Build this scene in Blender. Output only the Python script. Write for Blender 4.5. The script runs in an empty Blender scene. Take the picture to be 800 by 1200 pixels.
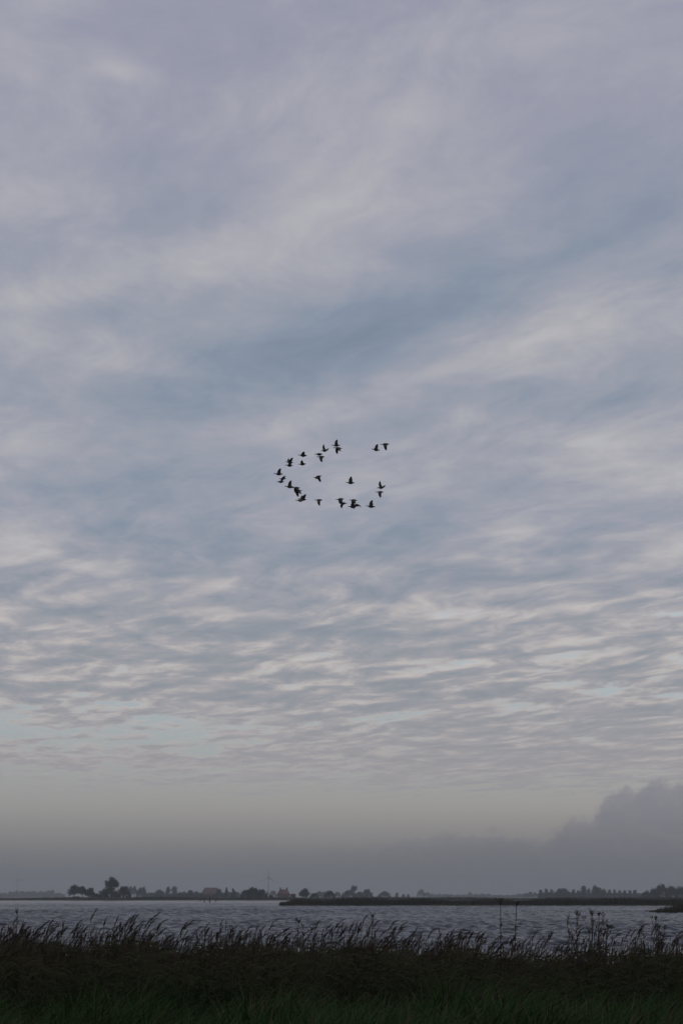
import bpy, math, random
import numpy as np
from mathutils import Vector, Matrix

R = math.radians
scene = bpy.context.scene
C = scene.collection
rng = np.random.default_rng(11)
random.seed(5)

# ------------------------------------------------------------------ camera
EYE = 3.0                       # metres above the lake
F = 1892.0                      # focal length in pixels of the 800x1200 photograph
PITCH = math.atan((1050.0 - 600.0) / F)
cam_data = bpy.data.cameras.new('camera')
cam_data.sensor_fit = 'VERTICAL'
cam_data.sensor_height = 22.2
cam_data.lens = 22.2 * F / 1200.0
cam_data.clip_start = 0.1
cam_data.clip_end = 40000
cam = bpy.data.objects.new('camera', cam_data)
cam.location = (0, 0, EYE)
cam.rotation_euler = (R(90) + PITCH, 0, 0)
C.objects.link(cam)
scene.camera = cam

CP, SP = math.cos(PITCH), math.sin(PITCH)
def ray(px, py):
    x, y, z = (px - 400.0) / F, 1.0, (600.0 - py) / F
    return np.array([x, y * CP - z * SP, y * SP + z * CP])
def at(px, py, Y):
    d = ray(px, py)
    return Vector(d * (Y / d[1])) + Vector((0, 0, EYE))
def xat(px, Y, py=1050):
    return at(px, py, Y).x
def zat(py, Y):
    return at(400, py, Y).z

# ------------------------------------------------------------------ world / sky
SUN_EL, SUN_AZ = 22.0, 65.0          # azimuth clockwise from the view direction
STR = 0.1
world = bpy.data.worlds.new('World')
scene.world = world
world.use_nodes = True
nt = world.node_tree
nt.nodes.clear()
N, L = nt.nodes, nt.links
def node(t, **kw):
    n = N.new(t)
    for k, v in kw.items():
        setattr(n, k, v)
    return n
def put(sock, v):
    if hasattr(v, 'is_linked') or isinstance(v, bpy.types.NodeSocket):
        L.new(v, sock)
    else:
        sock.default_value = v
def M(op, a, b=None, c=None, clamp=False):
    n = node('ShaderNodeMath', operation=op, use_clamp=clamp)
    put(n.inputs[0], a)
    if b is not None: put(n.inputs[1], b)
    if c is not None: put(n.inputs[2], c)
    return n.outputs[0]
def VM(op, a, b=None, out=0):
    n = node('ShaderNodeVectorMath', operation=op)
    put(n.inputs[0], a)
    if b is not None:
        if op == 'SCALE': put(n.inputs[3], b)
        else: put(n.inputs[1], b)
    return n.outputs[out]
def SS(x, lo, hi, a=0.0, b=1.0):
    n = node('ShaderNodeMapRange', interpolation_type='SMOOTHSTEP')
    put(n.inputs[0], x); n.inputs[1].default_value = lo; n.inputs[2].default_value = hi
    n.inputs[3].default_value = a; n.inputs[4].default_value = b
    return n.outputs[0]
def XYZ(x, y, z=0.0):
    n = node('ShaderNodeCombineXYZ')
    put(n.inputs[0], x); put(n.inputs[1], y); put(n.inputs[2], z)
    return n.outputs[0]
def NOISE(v, scale, detail=4.0, rough=0.55, dist=0.0, col=False):
    n = node('ShaderNodeTexNoise', noise_dimensions='3D')
    put(n.inputs['Vector'], v); n.inputs['Scale'].default_value = scale
    n.inputs['Detail'].default_value = detail; n.inputs['Roughness'].default_value = rough
    n.inputs['Distortion'].default_value = dist
    return n.outputs[1 if col else 0]
def MIX(f, a, b):
    n = node('ShaderNodeMix', data_type='RGBA')
    put(n.inputs[0], f); put(n.inputs[6], a); put(n.inputs[7], b)
    return n.outputs[2]
def RAMP(f, stops):
    n = node('ShaderNodeValToRGB')
    e = n.color_ramp.elements
    while len(e) > 1: e.remove(e[-1])
    e[0].position, e[0].color = stops[0][0], (*stops[0][1], 1)
    for p, c in stops[1:]:
        k = e.new(p); k.color = (*c, 1)
    put(n.inputs[0], f)
    return n.outputs[0]
def lin(r, g, b):                      # sRGB 0..255 -> linear
    f = lambda c: (c / 255 / 12.92) if c / 255 <= 0.04045 else ((c / 255 + 0.055) / 1.055) ** 2.4
    return (f(r), f(g), f(b))

tc = node('ShaderNodeTexCoord')
dirv = VM('NORMALIZE', tc.outputs['Generated'])
sep = node('ShaderNodeSeparateXYZ'); L.new(dirv, sep.inputs[0])
dx, dy, dz = sep.outputs
el = M('MULTIPLY', M('ARCSINE', dz), 180 / math.pi)       # degrees above horizon
az = M('MULTIPLY', M('ARCTAN2', dx, dy), 180 / math.pi)   # degrees right of view
dzc = M('ADD', M('MAXIMUM', dz, 0.0), 0.02)
plane = XYZ(M('DIVIDE', dx, dzc), M('DIVIDE', dy, dzc), 0.0)   # flat cloud sheet overhead

def wind(v, ang, sx, sy):
    n = node('ShaderNodeMapping')
    L.new(v, n.inputs[0]); n.inputs[2].default_value = (0, 0, R(ang)); n.inputs[3].default_value = (sx, sy, 1)
    return n.outputs[0]
pl = wind(plane, -18, 1.0, 1.0)
nA = NOISE(wind(plane, -25, 1.0, 1.5), 0.8, 3.0, 0.5)
warp = VM('SCALE', VM('SUBTRACT', NOISE(plane, 1.7, 3.0, 0.5, col=True), (0.5, 0.5, 0.5)), 0.35)
pw = VM('ADD', pl, warp)
nB = NOISE(wind(pw, 0, 1.5, 0.70), 2.6, 6.0, 0.56)
nB2 = NOISE(wind(VM('ADD', pw, (0.03, 0.15, 0.0)), 0, 1.5, 0.70), 2.6, 6.0, 0.56)      # same sheet a step farther: which flank faces the light
nE = NOISE(VM('ADD', pl, VM('SCALE', warp, 0.8)), 42.0, 3.0, 0.6)
nC = NOISE(wind(pw, 8, 1.9, 0.75), 6.5, 5.0, 0.6)
nD = NOISE(wind(VM('ADD', pl, VM('SCALE', warp, 1.6)), -10, 1.1, 0.7), 15.0, 4.0, 0.6)

# the cloud banks seen in this sky: (px, py, length, width, tilt deg, strength); + is thicker / darker
ang = XYZ(az, el)
angw = VM('ADD', ang, VM('SCALE', VM('SUBTRACT', NOISE(plane, 2.2, 4.0, 0.55, col=True), (0.5, 0.5, 0.5)), 3.0))
feats = [
    (500, 372, 210, 34, 13, 1.0), (330, 400, 120, 32, 8, .5), (255, 470, 110, 26, 6, .55), (740, 255, 90, 34, 20, .6),
    (560, 470, 130, 18, 14, .25), (690, 470, 80, 22, 10, .45), (90, 372, 70, 18, 6, .5), (215, 262, 80, 28, 10, .45),
    (60, 185, 80, 30, 5, .35), (450, 100, 90, 26, 5, .3), (470, 15, 260, 26, 0, .35), (120, 15, 160, 26, 0, .35), (760, 110, 90, 90, 0, .3),
    (110, 580, 180, 26, 3, .55), (300, 640, 220, 20, 3, .5), (520, 600, 120, 18, 5, .4), (60, 690, 140, 14, 2, .3),
    (30, 300, 60, 30, 0, .3), (560, 690, 200, 12, 3, .3), (640, 560, 100, 12, 8, .3),
    (150, 84, 42, 11, -10, -.75), (480, 148, 46, 16, 0, -.7), (450, 232, 110, 34, 12, -.5), (250, 300, 150, 26, 12, -.5), (90, 335, 80, 16, 8, -.4),
    (205, 435, 46, 12, 0, -.6), (90, 420, 130, 16, 0, -.45), (520, 448, 150, 17, 14, -.8), (680, 395, 90, 22, 16, -.55),
    (690, 525, 60, 14, 0, -.7), (620, 515, 110, 14, 6, -.5), (602, 634, 30, 8, 0, -.8), (775, 640, 50, 20, -20, -.8), (90, 672, 60, 7, 2, -.6),
    (230, 702, 50, 7, 2, -.6), (785, 735, 40, 9, 0, -1.5), (760, 690, 50, 8, -5, -.9), (650, 810, 90, 5, 0, -.6), (130, 852, 190, 20, 0, -1.1), (300, 878, 130, 9, 0, -.7), (60, 905, 90, 8, 0, -.6), (560, 860, 240, 30, 0, .55), (150, 895, 170, 5, 0, .6), (110, 825, 120, 6, 0, .6), (330, 840, 80, 7, 0, .5), (640, 910, 220, 16, 0, .6), (420, 760, 90, 8, 0, -.5), (150, 755, 80, 6, 2, -.5), (560, 735, 120, 9, 3, .5), (200, 730, 130, 9, 2, .5), (330, 770, 120, 7, 2, .45), (440, 540, 90, 30, 0, -.35), (330, 120, 130, 34, 10, -.35), (740, 310, 70, 22, 25, -.35),
]
fsum = None
for (px, py, a, b, t, s) in feats:
    d = ray(px, py); d = d / np.linalg.norm(d)
    u, v = math.degrees(math.atan2(d[0], d[1])), math.degrees(math.asin(d[2]))
    k = math.degrees(1.0 / F)
    n = node('ShaderNodeMapping', vector_type='TEXTURE')
    L.new(angw, n.inputs[0])
    n.inputs[1].default_value = (u, v, 0); n.inputs[2].default_value = (0, 0, R(t)); n.inputs[3].default_value = (a * k, b * k, 1)
    q = VM('DOT_PRODUCT', n.outputs[0], n.outputs[0], out=1)
    g = M('EXPONENT', M('MULTIPLY', q, -0.7))
    fsum = M('MULTIPLY', g, s) if fsum is None else M('MULTIPLY_ADD', g, s, fsum)

# density of the sheet
far = SS(el, 16.0, 5.0)                                  # small broken cloudlets towards the horizon
dens = M('ADD', M('MULTIPLY', M('SUBTRACT', nA, 0.5), 0.40), M('MULTIPLY', M('SUBTRACT', nB, 0.5), M('MULTIPLY_ADD', SS(el, 16.0, 9.0), 0.42, 0.42)))
dens = M('ADD', dens, M('MULTIPLY', M('SUBTRACT', nC, 0.5), M('MULTIPLY_ADD', SS(el, 11.0, 5.0), 0.42, 0.18)))
dens = M('ADD', dens, M('MULTIPLY', M('SUBTRACT', nD, 0.5), 0.11))
dens = M('ADD', dens, M('MULTIPLY', M('SUBTRACT', nE, 0.5), SS(el, 6.0, 14.0, 0.0, 0.045)))
dens = M('ADD', dens, M('MULTIPLY', fsum, 0.15))
dens = M('ADD', dens, 0.5)
lit = M('SUBTRACT', dens, M('MULTIPLY', M('SUBTRACT', nB2, nB), SS(el, 14.0, 8.0, 0.05, 0.55)))
def sc(c):                                               # a radiance written as the sRGB it shows at
    return tuple(x / STR for x in lin(*c))
c_hi = RAMP(lit, [(0.26, sc((194, 192, 194))), (0.40, sc((175, 175, 182))), (0.52, sc((157, 161, 174))), (0.66, sc((137, 149, 166))), (0.80, sc((125, 139, 157)))])
c_top = RAMP(lit, [(0.26, sc((188, 187, 194))), (0.40, sc((171, 171, 181))), (0.52, sc((154, 156, 173))), (0.66, sc((138, 146, 166))), (0.80, sc((126, 137, 158)))])
c_hi = MIX(SS(el, 19.0, 29.0), c_hi, c_top)
c_lo = RAMP(lit, [(0.24, sc((209, 201, 198))), (0.38, sc((190, 184, 182))), (0.50, sc((166, 165, 170))), (0.62, sc((152, 156, 163))), (0.80, sc((143, 149, 158)))])
cloud = MIX(SS(el, 14.0, 7.0), c_hi, c_lo)
cloud = MIX(SS(el, 8.0, 3.0, 0.0, 0.62), cloud, (*sc((172, 166, 165)), 1))   # veiled by the air far off
# pale clear sky behind the sheet
sky = node('ShaderNodeTexSky', sky_type='NISHITA')
sky.sun_disc = False
sky.sun_elevation = R(SUN_EL)
sky.sun_rotation = R(SUN_AZ)
sky.altitude = 0; sky.air_density = 1.0; sky.dust_density = 2.5; sky.ozone_density = 1.5
clear = MIX(0.85, VM('SCALE', sky.outputs[0], 1.0), RAMP(M('DIVIDE', el, 20.0), [(0.0, sc((154, 150, 150))), (0.12, sc((165, 161, 159))), (0.19, sc((170, 170, 168))), (0.28, sc((174, 182, 185))), (0.5, sc((178, 195, 205))), (1.0, sc((168, 190, 208)))]))
# how far the sheet is closed: full overhead, broken low down, gone in the last degrees
edge = M('ADD', 3.3, M('MULTIPLY', M('SUBTRACT', NOISE(wind(plane, 0, 0.25, 0.25), 1.0, 3.0, 0.5), 0.5), 1.6))
close = M('ADD', M('MULTIPLY', SS(el, 5.0, 13.0), 0.13), 0.01)
gate = SS(M('SUBTRACT', el, edge), -0.6, 1.4, -0.35, 0.0)
cover = SS(M('ADD', M('ADD', dens, close), gate), 0.29, 0.50)
col = MIX(cover, clear, cloud)

# grey cloud bank standing on the horizon, tallest on the right
def bumpline(pts):
    n = node('ShaderNodeFloatCurve')
    cv = n.mapping.curves[0]
    P = sorted(pts)
    xs = [((x - 400) / F * 180 / math.pi + 60) / 120 for x, _ in P]
    ys = [((1050 - y) / F * 180 / math.pi) / 8 for _, y in P]
    while len(cv.points) < len(xs): cv.points.new(0.5, 0.5)
    for p, x, y in zip(cv.points, xs, ys):
        p.location = (x, y); p.handle_type = 'VECTOR'
    n.mapping.update()
    put(n.inputs[1], M('DIVIDE', M('ADD', az, 60.0), 120.0, clamp=True))
    return M('MULTIPLY', n.outputs[0], 8.0)
bw = NOISE(XYZ(M('MULTIPLY', az, 1.0), M('MULTIPLY', el, 1.2)), 0.9, 5.0, 0.6)
bw2 = NOISE(XYZ(M('MULTIPLY', az, 1.0), M('MULTIPLY', el, 1.0)), 2.6, 3.0, 0.55)
jig = M('ADD', M('MULTIPLY', M('SUBTRACT', bw, 0.5), 1.5), M('MULTIPLY', M('SUBTRACT', bw2, 0.5), 0.7))
line1 = bumpline([(-1400, 1000), (-500, 1000), (0, 1004), (300, 996), (420, 994), (500, 984), (575, 978), (600, 990), (640, 988), (662, 965), (695, 955), (712, 935), (740, 932), (765, 920), (800, 921), (900, 915), (1100, 925), (1500, 960), (2200, 1000)])
depth_ = M('SUBTRACT', M('ADD', line1, jig), el)
bank = SS(depth_, -0.16, 0.26)
bankvis = M('MULTIPLY', bank, SS(az, -6.0, 9.0, 0.15, 0.80))
bankcol = RAMP(M('DIVIDE', el, 5.0), [(0.0, sc((116, 117, 124))), (0.35, sc((126, 126, 135))), (0.9, sc((134, 134, 146)))])
bs = NOISE(XYZ(M('ADD', az, 0.22), M('MULTIPLY', M('ADD', el, 0.20), 1.2)), 0.9, 5.0, 0.6)
bshade = M('ADD', M('MULTIPLY', M('SUBTRACT', bw, bs), 1.6), M('MULTIPLY', SS(depth_, 0.7, 0.0), 0.30), clamp=True)
bankcol = MIX(bshade, bankcol, (*sc((156, 152, 154)), 1))
col = MIX(bankvis, col, bankcol)
# murk that thickens towards the horizon
murk = SS(el, 3.4, 0.0)
col = MIX(M('MULTIPLY', murk, 0.85), col, (*sc((106, 107, 111)), 1))
bg = node('ShaderNodeBackground')
L.new(col, bg.inputs[0]); bg.inputs[1].default_value = STR
wo = node('ShaderNodeOutputWorld')
L.new(bg.outputs[0], wo.inputs[0])
world.cycles.sampling_method = 'MANUAL'
world.cycles.sample_map_resolution = 512

# ------------------------------------------------------------------ sun behind the cloud
sun_data = bpy.data.lights.new('sun', 'SUN')
sun_data.energy = 0.5
sun_data.angle = R(20)
sun_data.color = (1.0, 0.93, 0.85)
sun = bpy.data.objects.new('sun', sun_data)
sdir = Vector((math.sin(R(SUN_AZ)) * math.cos(R(SUN_EL)), math.cos(R(SUN_AZ)) * math.cos(R(SUN_EL)), math.sin(R(SUN_EL))))
sun.rotation_euler = sdir.to_track_quat('Z', 'Y').to_euler()
sun.location = (0, -20, 40)
C.objects.link(sun)

# ------------------------------------------------------------------ render look
scene.view_settings.view_transform = 'Standard'
scene.view_settings.look = 'None'
scene.view_settings.exposure = 0.0
scene.view_settings.gamma = 1.0
scene.view_settings.use_curve_mapping = False
scene.cycles.use_denoising = True
scene.cycles.max_bounces = 6
scene.cycles.diffuse_bounces = 2
scene.cycles.glossy_bounces = 3
scene.cycles.volume_bounces = 1
scene.cycles.transparent_max_bounces = 4
scene.cycles.caustics_reflective = False
scene.cycles.caustics_refractive = False

# ------------------------------------------------------------------ helpers
def tag(o, label=None, cat=None, group=None, kind=None):
    if label: o['label'] = label
    if cat: o['category'] = cat
    if group: o['group'] = group
    if kind: o['kind'] = kind
    return o
def empty(name, loc, rz=0.0, label=None, cat=None, group=None):
    o = bpy.data.objects.new(name, None)
    o.location = loc; o.rotation_euler = (0, 0, rz)
    o.empty_display_size = 0.3
    C.objects.link(o)
    return tag(o, label, cat, group)
def mesh_np(name, verts, faces, mats, fmat=None, smooth=False):
    """faces: (n,k) array or list of arrays of equal-length faces"""
    if not isinstance(faces, list): faces = [faces]
    me = bpy.data.meshes.new(name)
    verts = np.asarray(verts, dtype=np.float32)
    me.vertices.add(len(verts)); me.vertices.foreach_set('co', verts.ravel())
    loops = np.concatenate([np.asarray(f, dtype=np.int32).ravel() for f in faces])
    tot = np.concatenate([np.full(len(f), np.asarray(f).shape[1], dtype=np.int32) for f in faces])
    start = np.concatenate([[0], np.cumsum(tot)[:-1]]).astype(np.int32)
    me.loops.add(len(loops)); me.loops.foreach_set('vertex_index', loops)
    me.polygons.add(len(tot)); me.polygons.foreach_set('loop_start', start); me.polygons.foreach_set('loop_total', tot)
    if not isinstance(mats, (list, tuple)): mats = [mats]
    for m in mats: me.materials.append(m)
    if fmat is not None: me.polygons.foreach_set('material_index', np.asarray(fmat, dtype=np.int32))
    if smooth: me.polygons.foreach_set('use_smooth', np.ones(len(tot), dtype=bool))
    me.update(calc_edges=True)
    me.validate()
    return me
def link(name, me, parent=None, loc=None):
    o = bpy.data.objects.new(name, me)
    C.objects.link(o)
    if parent is not None: o.parent = parent
    if loc is not None: o.location = loc
    return o
class MB:
    """collects shapes into one mesh"""
    def __init__(s): s.v = []; s.f = {3: [], 4: []}; s.n = 0
    def add(s, v, f):
        v = np.asarray(v, dtype=float)
        s.v.append(v)
        for q in f: s.f.setdefault(len(q), []).append([i + s.n for i in q])
        s.n += len(v)
    def box(s, c, size, taper=1.0):
        x, y, z = [k / 2 for k in size]
        v = [(sx * x * (taper if sz > 0 else 1), sy * y * (taper if sz > 0 else 1), sz * z) for sz in (-1, 1) for sx, sy in ((-1, -1), (1, -1), (1, 1), (-1, 1))]
        s.add(np.array(v) + np.array(c), [(3, 2, 1, 0), (4, 5, 6, 7), (0, 1, 5, 4), (1, 2, 6, 5), (2, 3, 7, 6), (3, 0, 4, 7)])
    def tube(s, pts, rad, k=6, cap=True):
        pts = [Vector(p) for p in pts]
        vs = []
        for i, p in enumerate(pts):
            a = pts[max(i - 1, 0)]; b = pts[min(i + 1, len(pts) - 1)]
            t = (b - a).normalized()
            u = t.cross(Vector((0.13, 1, 0.07))).normalized(); w = t.cross(u)
            for j in range(k):
                q = 2 * math.pi * j / k
                vs.append(p + (u * math.cos(q) + w * math.sin(q)) * rad[i])
        fs = []
        for i in range(len(pts) - 1):
            for j in range(k):
                fs.append((i * k + j, i * k + (j + 1) % k, (i + 1) * k + (j + 1) % k, (i + 1) * k + j))
        if cap:
            n = len(vs); vs.append(pts[0]); vs.append(pts[-1])
            e = (len(pts) - 1) * k
            for j in range(k):
                fs.append((n, (j + 1) % k, j)); fs.append((n + 1, e + j, e + (j + 1) % k))
        s.add([tuple(p) for p in vs], fs)
    def ribbon(s, pts, wid, side):
        vs = []
        for p, w in zip(pts, wid):
            p = np.asarray(p, float); d = np.asarray(side, float) * w / 2
            vs += [p - d, p + d]
        s.add(vs, [(2 * i, 2 * i + 1, 2 * i + 3, 2 * i + 2) for i in range(len(pts) - 1)])
    def arrays(s):
        return np.concatenate(s.v), {k: np.array(f) for k, f in s.f.items() if f}
    def mesh(s, name, mat, smooth=False):
        v, f = s.arrays()
        return mesh_np(name, v, list(f.values()), mat, smooth=smooth)
    def build(s, name, mat, parent=None, smooth=False):
        return link(name, s.mesh(name, mat, smooth), parent)

def material(name, c1, c2, scale=3.0, rough=0.8, detail=4.0, bump=0.0, spec=0.3, rand=0.0, coord='Object', translucent=0.0, stretch=None):
    m = bpy.data.materials.new(name); m.use_nodes = True
    t = m.node_tree; b = t.nodes['Principled BSDF']
    co = t.nodes.new('ShaderNodeTexCoord')
    vec = co.outputs[coord]
    if stretch:
        mp = t.nodes.new('ShaderNodeMapping'); mp.inputs[3].default_value = stretch
        t.links.new(vec, mp.inputs[0]); vec = mp.outputs[0]
    no = t.nodes.new('ShaderNodeTexNoise'); no.inputs['Scale'].default_value = scale; no.inputs['Detail'].default_value = detail
    t.links.new(vec, no.inputs['Vector'])
    r = t.nodes.new('ShaderNodeValToRGB')
    r.color_ramp.elements[0].position = 0.3; r.color_ramp.elements[0].color = (*c1, 1)
    r.color_ramp.elements[1].position = 0.7; r.color_ramp.elements[1].color = (*c2, 1)
    src = no.outputs[0]
    if rand:
        oi = t.nodes.new('ShaderNodeObjectInfo')
        a = t.nodes.new('ShaderNodeMath'); a.operation = 'MULTIPLY_ADD'
        a.inputs[1].default_value = rand; t.links.new(oi.outputs['Random'], a.inputs[0])
        s_ = t.nodes.new('ShaderNodeMath'); s_.operation = 'SUBTRACT'; s_.inputs[1].default_value = rand / 2
        t.links.new(no.outputs[0], s_.inputs[0]); t.links.new(s_.outputs[0], a.inputs[2]); src = a.outputs[0]
    t.links.new(src, r.inputs[0]); t.links.new(r.outputs[0], b.inputs['Base Color'])
    b.inputs['Roughness'].default_value = rough
    b.inputs['Specular IOR Level'].default_value = spec
    if bump:
        bp = t.nodes.new('ShaderNodeBump'); bp.inputs['Strength'].default_value = bump; bp.inputs['Distance'].default_value = 0.05
        t.links.new(no.outputs[0], bp.inputs['Height']); t.links.new(bp.outputs[0], b.inputs['Normal'])
    if translucent:
        tr = t.nodes.new('ShaderNodeBsdfTranslucent'); t.links.new(r.outputs[0], tr.inputs[0])
        mx = t.nodes.new('ShaderNodeMixShader'); mx.inputs[0].default_value = translucent
        out = t.nodes['Material Output']
        t.links.new(b.outputs[0], mx.inputs[1]); t.links.new(tr.outputs[0], mx.inputs[2]); t.links.new(mx.outputs[0], out.inputs[0])
    return m

m_soil = material('soil', (0.035, 0.04, 0.018), (0.06, 0.05, 0.03), 1.5, 0.95, bump=0.4)
m_field = material('field', (0.05, 0.065, 0.025), (0.08, 0.085, 0.04), 0.01, 0.95)
m_grass = material('grass_blade', (0.020, 0.050, 0.013), (0.038, 0.066, 0.018), 0.7, 0.8, spec=0.08, translucent=0.15)
m_dry = material('dry_blade', (0.060, 0.055, 0.028), (0.095, 0.082, 0.045), 0.7, 0.8, spec=0.08, translucent=0.15)
m_leaf = material('reed_leaf', (0.020, 0.036, 0.013), (0.042, 0.046, 0.020), 0.8, 0.8, spec=0.08, rand=0.5, translucent=0.2)
m_stalk = material('reed_stalk', (0.036, 0.031, 0.017), (0.058, 0.048, 0.026), 1.0, 0.8, spec=0.1, rand=0.4)
m_plume = material('reed_plume', (0.034, 0.024, 0.020), (0.055, 0.040, 0.032), 2.0, 0.9, spec=0.05, rand=0.5, translucent=0.1)
m_dead = material('dead_stem', (0.035, 0.028, 0.02), (0.055, 0.042, 0.028), 4.0, 0.9, rand=0.3)
m_farreed = material('far_reed', (0.028, 0.032, 0.014), (0.056, 0.046, 0.024), 0.12, 0.9, spec=0.05)
m_crown = material('tree_leaves', (0.022, 0.034, 0.016), (0.042, 0.054, 0.024), 0.35, 0.9, spec=0.05, rand=0.5)
m_bark = material('bark', (0.05, 0.04, 0.03), (0.09, 0.075, 0.06), 2.0, 0.9, bump=0.5, stretch=(1, 1, 0.2))
m_rooftile = material('red_roof_tiles', (0.09, 0.056, 0.050), (0.13, 0.074, 0.063), 0.8, 0.85, rand=0.2)
m_brick = material('house_brick', (0.10, 0.066, 0.055), (0.14, 0.09, 0.072), 1.2, 0.9)
m_white = material('white_paint', (0.62, 0.62, 0.60), (0.75, 0.75, 0.72), 0.5, 0.5)
m_glass = material('window_glass', (0.02, 0.025, 0.03), (0.04, 0.045, 0.05), 0.5, 0.1, spec=0.6)
m_door = material('green_door', (0.02, 0.07, 0.04), (0.03, 0.09, 0.05), 0.5, 0.5)
m_steel = material('turbine_paint', (0.32, 0.33, 0.34), (0.38, 0.38, 0.39), 0.1, 0.45)
m_wood = material('wet_wood', (0.035, 0.028, 0.02), (0.07, 0.055, 0.04), 3.0, 0.8, bump=0.5, stretch=(1, 1, 0.15))
m_goose = material('goose_feathers', (0.030, 0.027, 0.024), (0.060, 0.054, 0.048), 9.0, 0.85, rand=0.3)

# ------------------------------------------------------------------ water
m_water = bpy.data.materials.new('lake_water'); m_water.use_nodes = True
t = m_water.node_tree; b = t.nodes['Principled BSDF']
b.inputs['Base Color'].default_value = (0.008, 0.015, 0.030, 1)
b.inputs['Roughness'].default_value = 0.22
b.inputs['IOR'].default_value = 1.333
co = t.nodes.new('ShaderNodeTexCoord')
mp = t.nodes.new('ShaderNodeMapping'); mp.inputs[2].default_value = (0, 0, R(20)); mp.inputs[3].default_value = (0.55, 1.0, 1.0)
t.links.new(co.outputs['Object'], mp.inputs[0])
n1 = t.nodes.new('ShaderNodeTexNoise'); n1.inputs['Scale'].default_value = 1.6; n1.inputs['Detail'].default_value = 5.0; n1.inputs['Roughness'].default_value = 0.6
t.links.new(mp.outputs[0], n1.inputs['Vector'])
bp = t.nodes.new('ShaderNodeBump'); bp.inputs['Strength'].default_value = 1.0; bp.inputs['Distance'].default_value = 0.3
t.links.new(n1.outputs[0], bp.inputs['Height']); t.links.new(bp.outputs[0], b.inputs['Normal'])

def lake():
    th = np.concatenate([np.radians(np.linspace(-80, -15, 14)), np.radians(np.linspace(-14.5, 14.5, 410)), np.radians(np.linspace(15, 80, 14))])
    rr = np.concatenate([np.geomspace(26, 94, 50), np.geomspace(95, 700, 860), np.geomspace(703, 1300, 120), np.geomspace(1330, 8300, 30)])
    T, RR = np.meshgrid(th, rr)
    X, Y = RR * np.sin(T), RR * np.cos(T)
    Z = np.zeros_like(X)
    g = np.random.default_rng(3)
    for i in range(44):
        lam = 1.0 * 3.5 ** g.random()
        a = R(-62) + g.normal(0, 0.55)
        kx, ky = 2 * math.pi / lam * math.cos(a), 2 * math.pi / lam * math.sin(a)
        amp = 0.0125 * lam ** 0.8
        w = np.clip(1.6 - RR * 0.0040 / lam, 0.0, 1.0)
        Z += amp * w * np.sin(kx * X + ky * Y + g.random() * 6.28)
    # gusts: patches of rougher and calmer water
    gust = 0.9 + 0.28 * np.sin(X * 0.021 + Y * 0.013 + 1.2) * np.sin(Y * 0.031 - X * 0.009 + 0.4)
    Z *= np.clip(gust, 0.4, 1.4)
    nr, nc = X.shape
    idx = np.arange(nr * nc).reshape(nr, nc)
    f = np.stack([idx[:-1, :-1], idx[:-1, 1:], idx[1:, 1:], idx[1:, :-1]], -1).reshape(-1, 4)
    v = np.stack([X, Y, Z], -1).reshape(-1, 3)
    return link('water', mesh_np('water', v, f[:, ::-1], m_water, smooth=True))
tag(lake(), 'grey rippled lake between the reeds and the far shore', kind='structure')

# ------------------------------------------------------------------ ground
gnd = MB(); gnd.add([(-8400, -400, -1.4), (8400, -400, -1.4), (8400, 8500, -1.4), (-8400, 8500, -1.4)], [(0, 1, 2, 3)])
tag(gnd.build('ground', m_soil), 'dark bed of the land under lake and fields', kind='structure')

def bank_h(x, d):
    """height of the near bank d metres ahead of the camera"""
    h = np.interp(d, [-60, 5, 12, 22, 34, 38, 44], [1.4, 1.4, 1.1, 0.55, 0.05, -0.35, -1.2])
    return h + 0.05 * np.sin(x * 1.3 + d * 0.7) + 0.04 * np.sin(x * 0.6 - d * 1.1)
def near_bank():
    xs = np.linspace(-60, 60, 121); ys = np.concatenate([np.linspace(-60, 4, 10), np.linspace(5, 44, 80)])
    X, Y = np.meshgrid(xs, ys); Z = bank_h(X, Y)
    nr, nc = X.shape; idx = np.arange(nr * nc).reshape(nr, nc)
    f = np.stack([idx[:-1, :-1], idx[:-1, 1:], idx[1:, 1:], idx[1:, :-1]], -1).reshape(-1, 4)
    return link('bank', mesh_np('bank', np.stack([X, Y, Z], -1).reshape(-1, 3), f, m_soil, smooth=True))
tag(near_bank(), 'grassy dark bank sloping down to the reeds', kind='structure')

SHORE = 1135.0
def slab(name, outline, top, mat, label):
    """land with a sloping edge: outline at water, inset ring at the top"""
    o = np.array(outline, float); c = o.mean(0)
    nrm = c - o; nrm /= np.linalg.norm(nrm, axis=1)[:, None]
    ins = o + nrm * 3.0
    n = len(o)
    v = np.concatenate([np.c_[o, np.full(n, -1.0)], np.c_[o, np.full(n, -0.02)], np.c_[ins, np.full(n, top)]])
    mb = MB()
    fs = []
    for k in (0, n):
        for i in range(n):
            j = (i + 1) % n
            fs.append((k + i, k + j, k + n + j, k + n + i))
    fs.append(tuple(range(2 * n, 3 * n)))
    mb.add(v, fs)
    return tag(mb.build(name, mat), label, kind='structure')
xs = np.linspace(-3200, 3200, 161)
front = [(x, SHORE + 10 * math.sin(x * 0.013) * (abs(x) > 260) + 4 * math.sin(x * 0.051) + 0.0009 * max(0, abs(x) - 400) ** 1.0) for x in xs]
slab('far_shore', front + [(7800, 8200), (-7800, 8200)], 0.45, m_field, 'flat fields beyond the lake')
BANK_Y = 512.0
xb = xat(321, BANK_Y)
fb = [(xb, BANK_Y + 6), (xb + 4, BANK_Y + 1)] + [(x, BANK_Y + 1.2 * math.sin(x * 0.11)) for x in np.arange(xb + 9, 330, 6)]
slab('reed_spit', fb + [(330, 575), (xb + 40, 560), (xb + 6, 530)], 0.35, m_soil, 'low spit of land under the reed bank')
CL_Y = 296.0
xc = xat(766, CL_Y)
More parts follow.
